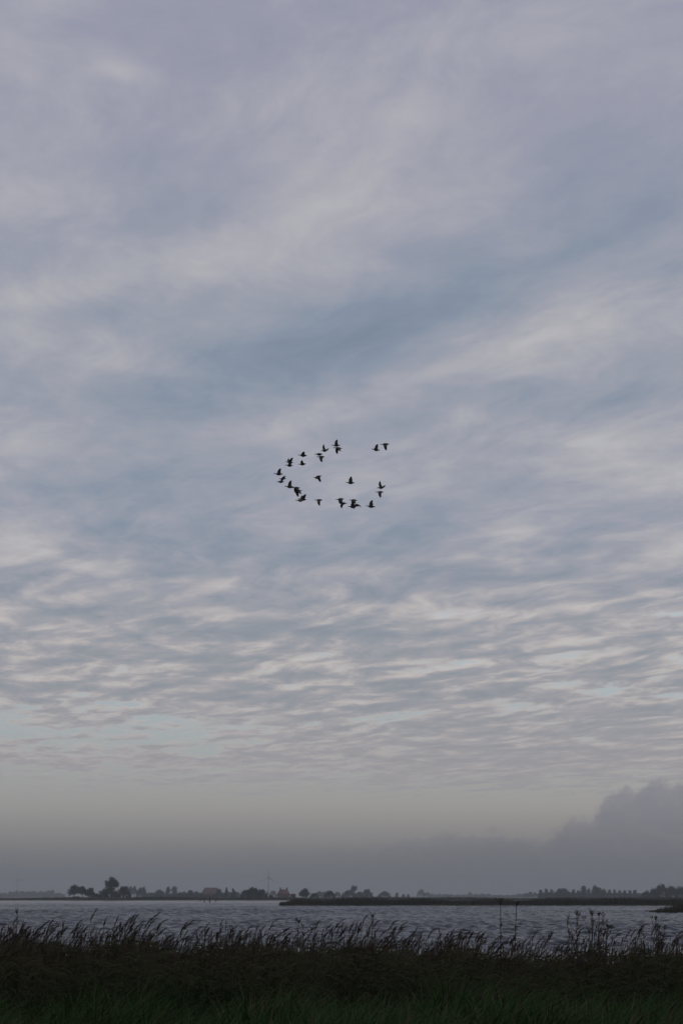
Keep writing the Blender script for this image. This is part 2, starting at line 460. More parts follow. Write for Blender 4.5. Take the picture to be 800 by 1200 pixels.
slab('reed_islet', [(xc, CL_Y + 7), (xc + 1.5, CL_Y + 2), (xc + 6, CL_Y), (xc + 14, CL_Y - 1), (xc + 60, CL_Y - 4), (xc + 60, CL_Y + 28), (xc + 12, CL_Y + 24), (xc + 3, CL_Y + 15)], 0.25, m_soil, 'low tongue of land under the nearer reed clump')

# ------------------------------------------------------------------ reeds far away (stuff)
def blade_field(name, xs, ys, z0, h, wid, mat, label, lean=0.18, cat=None, seed=1):
    g = np.random.default_rng(seed); n = len(xs)
    a = g.random(n) * math.pi
    h = h * (1 + 0.12 * np.sin(xs * 0.9 + ys) * np.sin(xs * 0.37))
    dxw, dyw = np.cos(a) * wid / 2, np.sin(a) * wid / 2
    lx = g.normal(lean, 0.12, n) * h; ly = g.normal(0, 0.1, n) * h
    mid = 0.62
    P = np.zeros((n, 5, 3))
    P[:, 0] = np.c_[xs - dxw, ys - dyw, z0]; P[:, 1] = np.c_[xs + dxw, ys + dyw, z0]
    P[:, 2] = np.c_[xs + dxw + lx * .4, ys + dyw + ly * .4, z0 + h * mid]; P[:, 3] = np.c_[xs - dxw + lx * .4, ys - dyw + ly * .4, z0 + h * mid]
    P[:, 4] = np.c_[xs + lx, ys + ly, z0 + h]
    i = np.arange(n)[:, None] * 5
    me = mesh_np(name, P.reshape(-1, 3), [i + np.array([[0, 1, 2, 3]]), i + np.array([[3, 2, 4]])], mat)
    return tag(link(name, me), label, cat, kind='stuff')
g = np.random.default_rng(21)
n = 26000
X = xb + 1.5 + g.random(n) ** 1.0 * 190; Y = BANK_Y + 1.5 + np.abs(g.normal(0, 1, n)) * 5.5
edgeh = np.clip((X - xb) / 6, 0.55, 1)
hh = (1.75 + 0.22 * np.sin(X * 0.31) + 0.18 * np.sin(X * 0.083 + 1) + g.normal(0, 0.22, n)) * edgeh
hh = np.where(g.random(n) < 0.01, hh * 1.25, hh)
blade_field('reed_bank', X, Y, 0.2 + 0 * X, hh, 0.12, m_farreed, 'long brown-green reed bank across the lake in front of the farms', seed=2, cat='reeds')
n = 9000
X = xc + 0.5 + g.random(n) * 58; Y = CL_Y + 1 + np.abs(g.normal(0, 1, n)) * 5
hh = (1.55 + 0.25 * np.sin(X * 0.5) + g.normal(0, 0.2, n)) * np.clip((X - xc) / 5, 0.25, 1)
blade_field('reed_clump', X, Y, 0.12 + 0 * X, hh, 0.08, m_farreed, 'dark reed clump jutting into the lake in front of the reed bank', seed=3, cat='reeds')
n = 22000
X = -420 + g.random(n) * 700; Y = SHORE + 3 + np.abs(g.normal(0, 1, n)) * 7 + 4 * np.sin(X * 0.051)
hh = 1.7 + 0.35 * np.sin(X * 0.09) + 0.3 * np.sin(X * 0.037) + g.normal(0, 0.3, n)
blade_field('shore_reeds', X, Y, 0.2 + 0 * X, hh, 0.28, m_farreed, 'thin dark reed fringe along the far lake shore', seed=4, cat='reeds')

# ------------------------------------------------------------------ trees
def leaf_quads(pts, size, g):
    n = len(pts)
    a = g.normal(size=(n, 3)); a /= np.linalg.norm(a, axis=1)[:, None]
    b_ = np.cross(a, g.normal(size=(n, 3))); b_ /= np.linalg.norm(b_, axis=1)[:, None]
    s = size * (0.6 + 0.8 * g.random(n))[:, None]
    a, b_ = a * s * 0.5, b_ * s * 0.36
    P = np.stack([pts - a, pts - b_ * 1.0 + a * 0.1, pts + a, pts + b_ + a * 0.1], 1)
    return P.reshape(-1, 3), np.arange(n * 4).reshape(-1, 4)
def crown_points(lobes, n, g):
    """points in small clumps set over the big lobes, so that the outline is uneven with gaps"""
    vol = np.array([l[3] * l[4] * l[5] for l in lobes]) ** 0.7
    out = []
    for l, q in zip(lobes, vol / vol.sum()):
        c = np.array(l[:3]); r = np.array(l[3:6]); k = 26
        d = g.normal(size=(k, 3)); d /= np.linalg.norm(d, axis=1)[:, None]
        rad = 0.30 + 0.50 * g.random(k)[:, None]
        cc = c + d * r * rad; cr = (0.22 + 0.20 * g.random(k))
        w = g.integers(0, k, int(n * q * 0.8))
        p = g.normal(size=(len(w), 3)); p /= np.linalg.norm(p, axis=1)[:, None]; p *= g.random((len(w), 1)) ** 0.4
        out.append(cc[w] + p * r * cr[w][:, None])
        m = int(n * q * 0.2)
        p = g.normal(size=(m, 3)); p /= np.linalg.norm(p, axis=1)[:, None]; p *= g.random((m, 1)) ** 0.5
        out.append(c + p * r * 0.7)
    return np.concatenate(out)
tree_no = [0]
def tree(name, px, top, w, Y, label, shape='round', group=None, base=None, n=None, cat='tree', crown_from=None):
    """a tree whose foot stands on the far land at distance Y; px, top, w are read off the photograph and turned into metres"""
    tree_no[0] += 1
    g = np.random.default_rng(100 + tree_no[0])
    k = Y / F
    z0 = 0.4
    H = zat(top, Y) - z0
    W = w * k * 1.12
    root = empty(name, (xat(px, Y), Y, z0), 0, label, cat, group)
    D = W * 0.9
    cf = crown_from if crown_from is not None else {'round': 0.12, 'poplar': 0.03, 'cone': 0.06, 'stem': 0.42, 'bush': 0.0, 'umbrella': 0.66, 'dome': 0.0}[shape]
    zb = H * cf; ch = H - zb; cz = zb + ch / 2
    j = lambda s: g.normal(0, s)
    if shape == 'poplar':
        lobes = [(j(.04) * W, 0, zb + ch * f, W * s * .5, D * s * .5, ch * .2) for f, s in ((.12, .95), (.3, 1.05), (.5, 1.08), (.7, 1.0), (.85, .82))]
    elif shape == 'cone':
        lobes = [(j(.03) * W, 0, zb + ch * f, W * s * .5, D * s * .5, ch * .17) for f, s in ((.12, 1.0), (.32, .85), (.52, .62), (.72, .42), (.9, .22))]
    elif shape in ('bush', 'dome'):
        lobes = [(x * W, j(.15) * D, ch * z, W * rw, D * rw, ch * rz) for x, z, rw, rz in ((0, .5, .34, .5), (-.27, .38, .25, .4), (.27, .4, .25, .42), (-.38, .2, .14, .22), (.38, .2, .14, .22), (.1, .68, .22, .32), (-.13, .66, .2, .3))]
    elif shape == 'umbrella':
        lobes = [(0, 0, cz, W * .5, D * .5, ch * .5), (-.25 * W, 0, cz - ch * .1, W * .28, D * .3, ch * .4), (.25 * W, 0, cz, W * .28, D * .3, ch * .4)]
    else:
        lobes = [(0, 0, cz, W * .36, D * .36, ch * .46), (-.24 * W, j(.1) * D, cz - ch * .1 + j(.04) * ch, W * .27, D * .3, ch * .36), (.24 * W, j(.1) * D, cz - ch * .06 + j(.05) * ch, W * .27, D * .3, ch * .38),
                 (j(.08) * W, 0, zb + ch * .76, W * .26, D * .26, ch * .24), (j(.1) * W, -.2 * D, zb + ch * .35, W * .3, D * .25, ch * .3)]
    if n is None: n = int(np.clip(W * ch * 26, 700, 3200))
    size = math.sqrt(W * ch / n) * 3.3
    v, f = leaf_quads(crown_points(lobes, n, g), size, g)
    v[:, 2] = np.maximum(v[:, 2], 0.05)
    link('crown', mesh_np('crown', v, f, m_crown), root)
    mb = MB()
    tr = max(0.12, H * 0.022)
    hgt = zb + ch * 0.7
    pts = [(0, 0, -0.3), (j(.01) * H, 0, hgt * .35), (j(.02) * H, j(.01) * H, hgt * .7), (j(.03) * H, 0, hgt)]
    mb.tube(pts, [tr * 1.25, tr, tr * .6, tr * .15], 7)
    for q in range(5):
        a = g.random() * 6.28; s = .45 + .1 * q
        p0 = np.array([0, 0, max(zb, .15 * H) + (hgt - zb) * .12 * q])
        e = p0 + np.array([math.cos(a) * W * .34, math.sin(a) * D * .34, ch * .28])
        mb.tube([p0, (p0 + e) / 2 + np.array([0, 0, ch * .03]), e], [tr * .5, tr * .3, tr * .08], 5)
    link('trunk', mb.mesh('trunk', m_bark), root)
    return root

# dark trees on the left point
A = SHORE + 18
gA = None
tree('lakeside_tree', 87, 1036, 15, A, 'dark rounded tree at the free end of the low flat-topped group', 'stem', crown_from=.26)
tree('lakeside_tree', 97, 1038, 16, A + 6, 'dark tree in the middle of the low flat-topped group', 'stem', crown_from=.30)
tree('lakeside_tree', 105.5, 1039.2, 12, A + 2, 'dark tree of the low flat-topped group on the side of the tall tree', 'stem', crown_from=.18)
tree('lakeside_tree', 131, 1027, 17, A, 'tallest tree on the far shore with round head above a bushy foot', 'round', crown_from=.42)
tree('lakeside_bush', 127, 1038, 23, A - 4, 'broad dark bush at the foot of the tall lakeside tree', 'bush', cat='bush')
tree('lakeside_tree', 145, 1037, 16, A + 3, 'round dark tree reaching to the ground beside the tall tree', 'dome')
tree('lakeside_bush', 113, 1046, 12, A - 2, 'low dark bush between the flat-topped trees and the tall tree', 'bush', cat='bush')
tree('lakeside_bush', 89, 1050.2, 14, A - 3, 'very low dark bush under the end tree of the flat-topped group', 'bush', cat='bush')
# hazy flat-topped row behind
for px, w in ((148, 8), (153.5, 7), (157.5, 6)):
    tree('hazy_tree', px, 1037.3, w, 2500, 'pale hazy tree of a flat-topped row behind the tall lakeside tree', 'stem', 'flat-topped hazy row', crown_from=.2)
tree('hazy_tree', 166, 1038.5, 12, 2100, 'round pale tree standing apart beyond the flat-topped hazy row', 'dome')
tree('hazy_bush', 174, 1047, 9, 2050, 'low pale bush at the foot of the round tree standing apart', 'bush', cat='bush')
tree('hazy_tree', 187, 1042, 14, 2000, 'low broad hazy tree before a pair of upright trees', 'dome')
tree('hazy_tree', 197, 1038.7, 6, 1950, 'narrower of two upright hazy trees side by side', 'poplar')
tree('hazy_tree', 204.5, 1038.4, 8, 1950, 'wider of two upright hazy trees side by side', 'poplar')
tree('hazy_tree', 211, 1045, 8, 1900, 'low hazy tree right against the wider upright tree', 'dome')
tree('hazy_tree', 216, 1044, 6, 1900, 'small hazy tree between the upright pair and the big farm roof', 'dome')
tree('hazy_tree', 223, 1042, 9, 1850, 'taller of two hazy trees beside the big farm roof', 'dome')
tree('hazy_tree', 230.5, 1043.6, 9, 1850, 'lower of two hazy trees beside the big farm roof', 'dome')
for px, top, w in ((237, 1047, 8), (244, 1048, 8), (251, 1047.5, 9)):
    tree('garden_bush', px, top, w, 1640, 'hazy garden bush hiding the wall of the big hipped farm', 'bush', 'bushes before the big hipped farm', cat='bush')
tree('hazy_tree', 256.5, 1040.5, 8, 1650, 'hazy tree touching the end of the big farm roof', 'dome')
tree('hazy_tree', 265.5, 1040, 9, 1600, 'pointed hazy tree, the one nearer the big farm roof of two', 'cone')
tree('hazy_tree', 273.5, 1041, 11, 1600, 'pointed hazy tree beside the broad dark tree clump', 'cone')
tree('broad_tree', 289, 1040.5, 14, 1190, 'dark tree at the outer end of the broad dense clump', 'dome')
tree('broad_tree', 297, 1038.8, 17, 1196, 'tallest dark tree in the middle of the broad dense clump', 'dome')
tree('broad_tree', 306, 1041, 15, 1188, 'dark tree of the broad dense clump on the side of the red house', 'dome')
tree('lakeside_bush', 317.5, 1048.3, 6, 1160, 'small bush at the water between broad clump and red house', 'bush', cat='bush')
tree('hazy_tree', 320, 1043, 9, 2900, 'faint pale tree behind the gap beside the turbine tower', 'dome')
# around and right of the red house
tree('farm_tree', 344, 1046.6, 5, 1240, 'small round tree at the gable of the red house', 'dome')
tree('farm_tree', 356, 1040.3, 14, 1350, 'dark tree with ragged top next to the red house', 'round')
tree('farm_tree', 368, 1046, 11, 1380, 'low bush-like tree leaning out from the ragged dark tree', 'dome')
tree('farm_tree', 386, 1043, 13, 1350, 'dark rounded tree alone between two hazy hedges', 'dome')
for px, top, w in ((374, 1043.6, 9), (380, 1044, 8), (395, 1044.5, 9)):
    tree('hazy_tree', px, top, w, 2600, 'pale tree of the hazy hedge behind the dark rounded tree', 'dome', 'hedge behind the farm trees')
tree('hazy_tree', 409, 1042.2, 17, 1850, 'broad blue-green tree under an umbrella-shaped tree top', 'dome')
tree('umbrella_tree', 414.7, 1037, 7.5, 1950, 'thin tall tree with small umbrella-shaped crown above its neighbours', 'round', crown_from=.45)
tree('hazy_tree', 430, 1041, 12, 1850, 'round blue-green tree beside the broad one under the umbrella crown', 'dome')
tree('hazy_tree', 421, 1044, 9, 1870, 'low blue-green tree filling the gap between two round ones', 'dome')
tree('hazy_tree', 450, 1044, 14, 2100, 'low wide hazy tree standing apart above the reed bank', 'dome')
tree('hazy_tree', 465, 1046, 4.5, 2300, 'small upright hazy tree, largest of three small ones', 'poplar')
tree('hazy_tree', 472.5, 1047.3, 4, 2300, 'tiny hazy tree in the middle of three small ones', 'dome')
tree('hazy_tree', 478, 1047.5, 4, 2300, 'tiny hazy tree at the open end of three small ones', 'dome')
tree('distant_tree', 493, 1041.5, 9, 3600, 'faint tall tree, the higher of a faint pair on the horizon', 'dome')
tree('distant_tree', 500, 1045, 9, 3600, 'faint low tree leaning against a higher faint tree', 'dome')
# the row on the right
tree('row_poplar', 633, 1042, 4.6, 1950, 'slender poplar at the free end of the row of upright trees', 'poplar')
tree('row_poplar', 639.7, 1041.2, 5.2, 1950, 'slender poplar in the middle of three upright trees', 'poplar')
tree('row_poplar', 646.2, 1042, 4.6, 1950, 'slender poplar right beside the big round tree of the row', 'poplar')
tree('round_tree', 658.5, 1039.3, 18, 1900, 'big round tree in the row between slender poplars', 'dome')
tree('row_poplar', 671.6, 1042, 4.8, 1950, 'slender poplar just past the big round tree', 'poplar')
tree('row_tree', 677, 1042.5, 5, 1950, 'small tree squeezed between a poplar and a taller tree', 'dome')
tree('row_tree', 683.3, 1037.6, 8, 1930, 'tall tree between the round tree and the stepped tree', 'poplar')
tree('row_tree', 689.3, 1041, 5, 1950, 'narrow tree at the foot of the stepped tree', 'poplar')
tree('row_tree', 698, 1037, 13, 1900, 'big stepped tree, highest of the row, before the string of small trees', 'round')
tree('row_tree', 706, 1040.5, 8, 1900, 'lower shoulder tree leaning on the big stepped tree', 'dome')
for px, top, w, sh in ((713.6, 1042, 4.6, 'poplar'), (719.6, 1042, 4.2, 'poplar'), (725.7, 1043, 4.4, 'poplar'), (731.6, 1043, 4.6, 'poplar'), (737.6, 1043, 4.6, 'poplar'), (743.3, 1042.6, 5.4, 'poplar')):
    tree('small_row_tree', px, top, w, 2000, 'small pointed tree in the even string of small trees along the field', sh, 'even string of small trees')
for px, top, w in ((616, 1046, 7), (621, 1044.3, 6), (626.5, 1045, 6)):
    tree('distant_tree', px, top, w, 3000, 'faint pale tree behind the free end of the poplar row', 'dome', 'faint trees behind the poplars')
for px, top, w, lb in ((757, 1043.5, 11, 'low dark tree at the foot of the big dark grove'), (766, 1040, 13, 'dark tree climbing towards the top of the big dark grove'), (775, 1034.8, 18, 'highest dark tree of the big dark grove'),
                       (787, 1036.6, 16, 'dark tree just past the highest one of the big dark grove'), (798, 1036.8, 16, 'dark tree on the far flank of the big dark grove'), (811, 1038, 18, 'dark tree ending the big dark grove')):
    tree('grove_tree', px, top, w, 1450, lb, 'dome')

# woods so far off that they read as one band
def far_wood(name, segs, Y, label, seed):
    g = np.random.default_rng(seed); V, Fc, k = [], [], 0
    for (x0, x1, top) in segs:
        m = int((x1 - x0) * 60)
        px = x0 + g.random(m) * (x1 - x0)
        H = (1050 - top) / F * Y + 2.5
        prof = 0.72 + 0.16 * np.sin(px * 0.9) + 0.12 * np.sin(px * 2.3 + 1)
        z = 0.4 + g.random(m) ** 0.7 * H * prof
        P = np.c_[(px - 400) / F * Y, Y + g.normal(0, 12, m), z]
        v, f = leaf_quads(P, 3.4, g); v[:, 2] = np.maximum(v[:, 2], 0.35)
        V.append(v); Fc.append(f + k); k += len(v)
    return tag(link(name, mesh_np(name, np.concatenate(V), np.concatenate(Fc), m_crown)), label, 'woods', kind='stuff')
far_wood('far_woods', [(-40, 10, 1047), (8, 22, 1046), (22, 48, 1044), (48, 66, 1044.2), (66, 72, 1042.2), (72, 84, 1046)], 4200, 'faint band of woods on the horizon beyond the left point', 31)
far_wood('far_woods', [(498, 526, 1047.6), (526, 545, 1048.4), (544, 549, 1045.5), (549, 570, 1047.2), (570, 600, 1048.8), (598, 614, 1047)], 4200, 'very faint band of woods on the horizon above the reed bank', 32)
far_wood('far_woods', [(174, 196, 1046.5), (205, 240, 1046.8), (255, 284, 1046)], 2300, 'hazy hedge band between the upright trees and the broad clump', 33)
far_wood('far_woods', [(626, 706, 1046.2), (704, 748, 1047)], 2150, 'hazy undergrowth along the foot of the poplar row', 34)

# ------------------------------------------------------------------ houses
def house(name, px0, px1, ridge_px0, ridge_px1, top, eave, Y, depth, label, chimneys, wall_mat):
    k = Y / F
    x0, x1, r0, r1 = [xat(p, Y) for p in (px0, px1, ridge_px0, ridge_px1)]
    cx = (x0 + x1) / 2; z0 = 0.4
    He, Hr = zat(eave, Y) - z0, zat(top, Y) - z0
    hw = (x1 - x0) / 2; ra, rb = r0 - cx, r1 - cx
    root = empty(name, (cx, Y, z0), 0, label, 'house')
    w = MB(); w.box((0, 0, He / 2), (hw * 2 - 0.8, depth - 0.8, He + 0.02)); w.build('wall', wall_mat, root)
    r = MB(); d = depth / 2
    # hipped roof with real thickness
    for dz_ in (0.0,):
        v = [(-hw, -d, He), (hw, -d, He), (hw, d, He), (-hw, d, He), (ra, 0, Hr), (rb, 0, Hr)]
        v += [(-hw, -d, He - .25), (hw, -d, He - .25), (hw, d, He - .25), (-hw, d, He - .25)]
        r.add(v, [(0, 1, 5, 4), (2, 3, 4, 5), (1, 2, 5), (3, 0, 4), (6, 7, 1, 0), (7, 8, 2, 1), (8, 9, 3, 2), (9, 6, 0, 3), (9, 8, 7, 6)])
    ro = r.build('roof', m_rooftile, root)
    for cxp in chimneys:
        c = MB(); x = xat(cxp, Y) - cx
        c.box((x, 0, Hr + 0.35), (0.9, 0.8, 1.9)); c.box((x, 0, Hr + 1.35), (1.1, 1.0, 0.2)); c.build('chimney', m_brick, ro)
    nwin = 4
    for i in range(nwin):
        x = -hw * .72 + i * hw * 1.44 / (nwin - 1)
        if i == 2: continue
        fr = MB(); h = min(1.5, He * .5); y = -d + 0.4 - 0.04
        for sx in (-1, 1): fr.box((x + sx * .52, y, He * .5), (.1, .12, h + .2))
        for sz in (-1, 1): fr.box((x, y, He * .5 + sz * (h / 2 + .05)), (.94, .12, .1))
        fo = fr.build('window', m_white, root)
        pn = MB(); pn.box((x, y + .02, He * .5), (.94, .04, h)); pn.build('pane', m_glass, fo)
    dr = MB(); x = -hw * .72 + 2 * hw * 1.44 / (nwin - 1); dr.box((x, -d + .36, 1.05), (1.0, .1, 2.1)); do = dr.build('door', m_door, root)
    hd = MB(); hd.box((x + .38, -d + .29, 1.05), (.06, .06, .16)); hd.build('handle', m_steel, do)
    return root
house('red_roof_house', 324.5, 340, 328, 336.5, 1042.2, 1048.3, 1250, 9.0, 'house with red hipped roof and two chimneys behind the reed spit', (328.4, 336.2), m_brick)
house('hipped_farm', 236, 258, 240, 254.5, 1040.2, 1047.6, 1700, 17.0, 'large hazy farm with broad dull red hipped roof among trees', (), m_brick)
sh_ = house('farm_shed', 339.5, 347, 341, 345.5, 1047.2, 1049.4, 1262, 6.0, 'low red-roofed shed against the small round tree beside the house', (), m_brick)

# ------------------------------------------------------------------ wind turbines
def turbine(px, hub_py, Y, tips, label):
    z0 = 0.4; hub = zat(hub_py, Y) - z0
    root = empty('wind_turbine', (xat(px, Y), Y, z0), 0, label, 'wind turbine')
    k = Y / F
    t_ = MB(); t_.tube([(0, 0, -.5), (0, 0, hub * .5), (0, 0, hub - 1.0)], [1.5, 1.15, 0.8], 14); t_.build('tower', m_steel, root, True)
    n_ = MB(); n_.tube([(0, -2.2, hub), (0, -1.4, hub), (0, 3.5, hub), (0, 4.4, hub)], [1.0, 1.5, 1.5, 1.0], 10); n_.build('nacelle', m_steel, root)
    h_ = MB(); h_.tube([(0, -3.9, hub), (0, -3.5, hub), (0, -2.3, hub)], [0.25, 0.8, 1.1], 10); h_.build('hub', m_steel, root)
    for a, ln in tips:
        Lb = ln * k; bl = MB()
        u = np.array([math.sin(R(a)), 0, math.cos(R(a))]); w = np.array([math.cos(R(a)), 0.25, -math.sin(R(a))])
        v = []
        for f, c, th in ((0.0, .8, .8), (.12, 1.5, .5), (.5, 1.05, .3), (.85, .6, .18), (1.0, .25, .08)):
            p = np.array([0, -3.0, hub]) + u * Lb * f
            for sx, sy in ((-.35, 0), (0, -.5), (.65, 0), (0, .5)):
                v.append(p + w * c * sx + np.array([0, 1, 0]) * th * sy)
        fs = [(i * 4 + j, i * 4 + (j + 1) % 4, i * 4 + 4 + (j + 1) % 4, i * 4 + 4 + j) for i in range(4) for j in range(4)] + [(16, 17, 18, 19)]
        bl.add(v, fs); bl.build('blade', m_steel, root)
    return root
turbine(314.5, 1028.2, 3300, ((2, 12), (122, 12), (242, 12)), 'wind turbine rising beside the broad dense tree clump')
turbine(20, 1030.8, 4600, ((-22, 9), (98, 9), (218, 9)), 'faint wind turbine above the far woods, smaller of the two')

# ------------------------------------------------------------------ stakes in the lake
def stake(px, py0, py1, Y, label, head):
    x = xat(px, Y); H = (py1 - py0) / F * Y
    root = empty('mooring_stake', (x, Y, 0), random.random(), label, 'stake')
    p = MB(); p.tube([(0, 0, -.9), (0, 0, H * .5), (.04, 0, H)], [.24, .22, .19], 9); p.build('post', m_wood, root)
    c = MB(); c.tube([(.04, 0, H - .08), (.04, 0, H + .06), (.04, 0, H + .2)], [.26, .27, .08], 9); c.build('cap', m_wood, root)
    if head:
        b_ = MB(); b_.tube([(-.5, 0, H * .72), (.6, 0, H * .82)], [.12, .12], 7); b_.build('crossbar', m_wood, root)
    return root
stake(239.6, 1052.4, 1057.3, 765, 'plain wooden stake in the lake before the big farm', False)
stake(246, 1051.6, 1058, 745, 'stoutest wooden stake in the lake, with a crossbar', True)
stake(253.2, 1053.8, 1056.4, 850, 'short wooden stake in the lake beyond the crossbar stake', False)
stake(235.4, 1051.4, 1055.6, 980, 'thin far wooden stake close to the far shore', False)

# ------------------------------------------------------------------ geese
def goose_mesh(inner, outer, spread, seed):
    """one continuous mesh: body lofted from bill to tail, wings grown out of its flanks. Flies towards -X."""
    st = [(-.43, .000, .004, .004), (-.405, .000, .012, .010), (-.375, .006, .022, .022), (-.345, .010, .033, .035), (-.31, .006, .030, .030), (-.26, .000, .026, .028),
          (-.20, -.004, .040, .046), (-.14, -.010, .072, .084), (-.07, -.016, .098, .112), (.00, -.018, .108, .120), (.08, -.014, .102, .110), (.16, -.004, .080, .082), (.23, .004, .054, .044), (.29, .006, .062, .012), (.345, .006, .052, .006)]
    K = 10
    V, Fc = [], []
    for (x, z, rw, rh) in st:
        for j in range(K):
            q = 2 * math.pi * (j + .5) / K
            V.append((x, rw * math.cos(q), z + rh * math.sin(q)))
    n = len(st)
    I = lambda i, j: i * K + j % K
    roots = {}
    for i in range(n - 1):
        for j in range(K):
            if 7 <= i <= 9 and j in (K - 1, K // 2 - 1):
                continue                                     # flank faces opened for the wings
            Fc.append((I(i, j), I(i, j + 1), I(i + 1, j + 1), I(i + 1, j)))
    Fc.append(tuple(I(0, j) for j in range(K))[::-1]); Fc.append(tuple(I(n - 1, j) for j in range(K)))
    for side in (1, -1):
        jl = K - 1 if side > 0 else K // 2 - 1              # face between jl and jl+1
        a, b_ = (jl, jl + 1) if side > 0 else (jl + 1, jl)  # a lower, b upper
        low = [I(i, a) for i in (7, 8, 9, 10)]; upp = [I(i, b_) for i in (7, 8, 9, 10)]
        prev = (low, upp)
        y0, z0 = .075 * side, .02
        span = [(.08, inner, .27, -.02, .024), (.19, inner, .27, -.03, .018), (.30, (inner * .6 + outer * .4), .24, -.015, .013), (.41, outer, .20, .03, .010), (.50, outer, .14, .085, .007), (.56, outer, .05, .155, .004)]
        y, z, ls = y0, z0, 0.0
        for (s, aa, chord, sweep, th) in span:
            ds = (s - ls) * spread; ls = s
            y += side * ds * math.cos(R(aa)); z += ds * math.sin(R(aa))
            lo, up = [], []
            for f in (0, .3, .65, 1.0):
                xx = -.115 + sweep + chord * f
                camber = .02 * (1 - (2 * f - .7) ** 2)
                tz = th * (1.0 if f in (.3,) else .6 if f == .65 else .25)
                ny, nz = -side * math.sin(R(aa)), math.cos(R(aa))
                V.append((xx, y + ny * (camber - tz), z + nz * (camber - tz))); lo.append(len(V) - 1)
                V.append((xx, y + ny * (camber + tz), z + nz * (camber + tz))); up.append(len(V) - 1)
            pl_, pu = prev
            for q in range(3):
                Fc.append((pl_[q], pl_[q + 1], lo[q + 1], lo[q])); Fc.append((pu[q + 1], pu[q], up[q], up[q + 1]))
            Fc.append((pl_[0], lo[0], up[0], pu[0])); Fc.append((pl_[3], pu[3], up[3], lo[3]))
            prev = (lo, up)
        lo, up = prev
        for q in range(3): Fc.append((lo[q], lo[q + 1], up[q + 1], up[q]))
    me = bpy.data.meshes.new('goose')
    me.from_pydata(V, [], Fc); me.materials.append(m_goose)
    for p in me.polygons: p.use_smooth = True
    me.update()
    import bmesh
    bm = bmesh.new(); bm.from_mesh(me); bmesh.ops.recalc_face_normals(bm, faces=bm.faces); bm.to_mesh(me); bm.free()
    return me
POSE = {'high': (58, 72, .82), 'up': (46, 54, .82), 'half': (15, 24, .92), 'level': (4, -6, .95), 'glide': (-8, -15, .9), 'low': (-22, -38, 1.0), 'down': (-42, -62, .88), 'deep': (-58, -74, .88)}
gm = {}
for i, (k, v) in enumerate(POSE.items()): gm[k] = goose_mesh(*v, i)
GL = {'high': 'with wings straight up', 'up': 'with both wings raised', 'half': 'with wings half raised', 'level': 'with level wings', 'glide': 'gliding on spread wings', 'low': 'with wings dipping', 'down': 'with wings pressed down', 'deep': 'with wings deep down'}
S = 310 / 1.0
geese = [  # x, y in the 5x crop (origin 310, 505), pose, yaw, pitch, depth, remark
    (225, 143, 'half', 4, 4, 118, 'above one with bent wings near the front'), (352, 114, 'up', -36, 4, 117, 'just above a close pair'), (319, 136, 'level', 0, 0, 126, 'right on top of a downbeating goose'), (331, 152, 'deep', 0, 0, 116, 'lower bird of a close pair'),
    (420, 84, 'high', 0, 0, 119, 'highest of the flock, overlapping one below'), (430, 101, 'down', 22, 0, 115, 'close under the highest goose'), (652, 110, 'high', 12, 6, 120, 'at the tail of the flock beside a downbeating one'), (706, 78, 'deep', -8, 0, 121, 'hindmost and high at the tail'),
    (147, 184, 'up', 30, 2, 117, 'overlapping a goose right below it'), (146, 202, 'half', 10, 2, 124, 'right below a goose with raised wings'), (222, 194, 'half', -8, 0, 119, 'in front of the downbeating pair'), (83, 252, 'half', 12, 0, 120, 'leading the whole flock'),
    (108, 279, 'level', 20, -8, 134, 'close above a gliding goose'), (96, 297, 'glide', 25, -8, 136, 'close below the leading goose'), (147, 327, 'high', 4, 4, 118, 'behind the gliding ones'), (186, 334, 'down', 20, -4, 119, 'as upper bird of a downbeating pair'),
    (197, 350, 'deep', 30, -4, 121, 'lower of a downbeating pair'), (224, 400, 'up', 24, 6, 122, 'rising behind a crossing goose'), (209, 406, 'glide', 0, 0, 117, 'crossing before a goose with raised wings'), (312, 268, 'down', -26, -6, 113, 'alone in the middle of the ring'),
    (318, 405, 'deep', 0, 0, 122, 'alone below the ring'), (503, 303, 'high', -6, 4, 116, 'alone in the open rear of the ring'), (682, 331, 'up', -38, 2, 115, 'at the tail above a downbeating one'), (675, 358, 'deep', 0, 0, 124, 'under a wing-raising one at the tail'),
    (444, 400, 'down', 10, -6, 118, 'as upper bird of a slanting pair'), (460, 424, 'low', 28, -8, 125, 'as lower bird of a slanting pair'), (521, 406, 'down', 16, 0, 119, 'on top of a huddle of three'), (514, 444, 'up', 8, 2, 117, 'in the huddle of three with a wing up'),
    (541, 434, 'low', 36, 0, 126, 'hindmost in the huddle of three'), (622, 442, 'high', -6, 8, 117, 'alone at the lowest rear of the ring'),
]
for (x, y, pose, yaw, pit, Y, rem) in geese:
    o = link('goose', gm[pose])
    o.location = at(310 + x / 5.0, 505 + y / 5.0, Y)
    o.rotation_euler = (R(random.uniform(-16, 12)), R(pit), R(yaw))
    o.scale = (random.uniform(.86, .96),) * 3
    tag(o, 'dark goose %s, %s' % (GL[pose], rem), 'goose', 'geese flying in a loose ring')

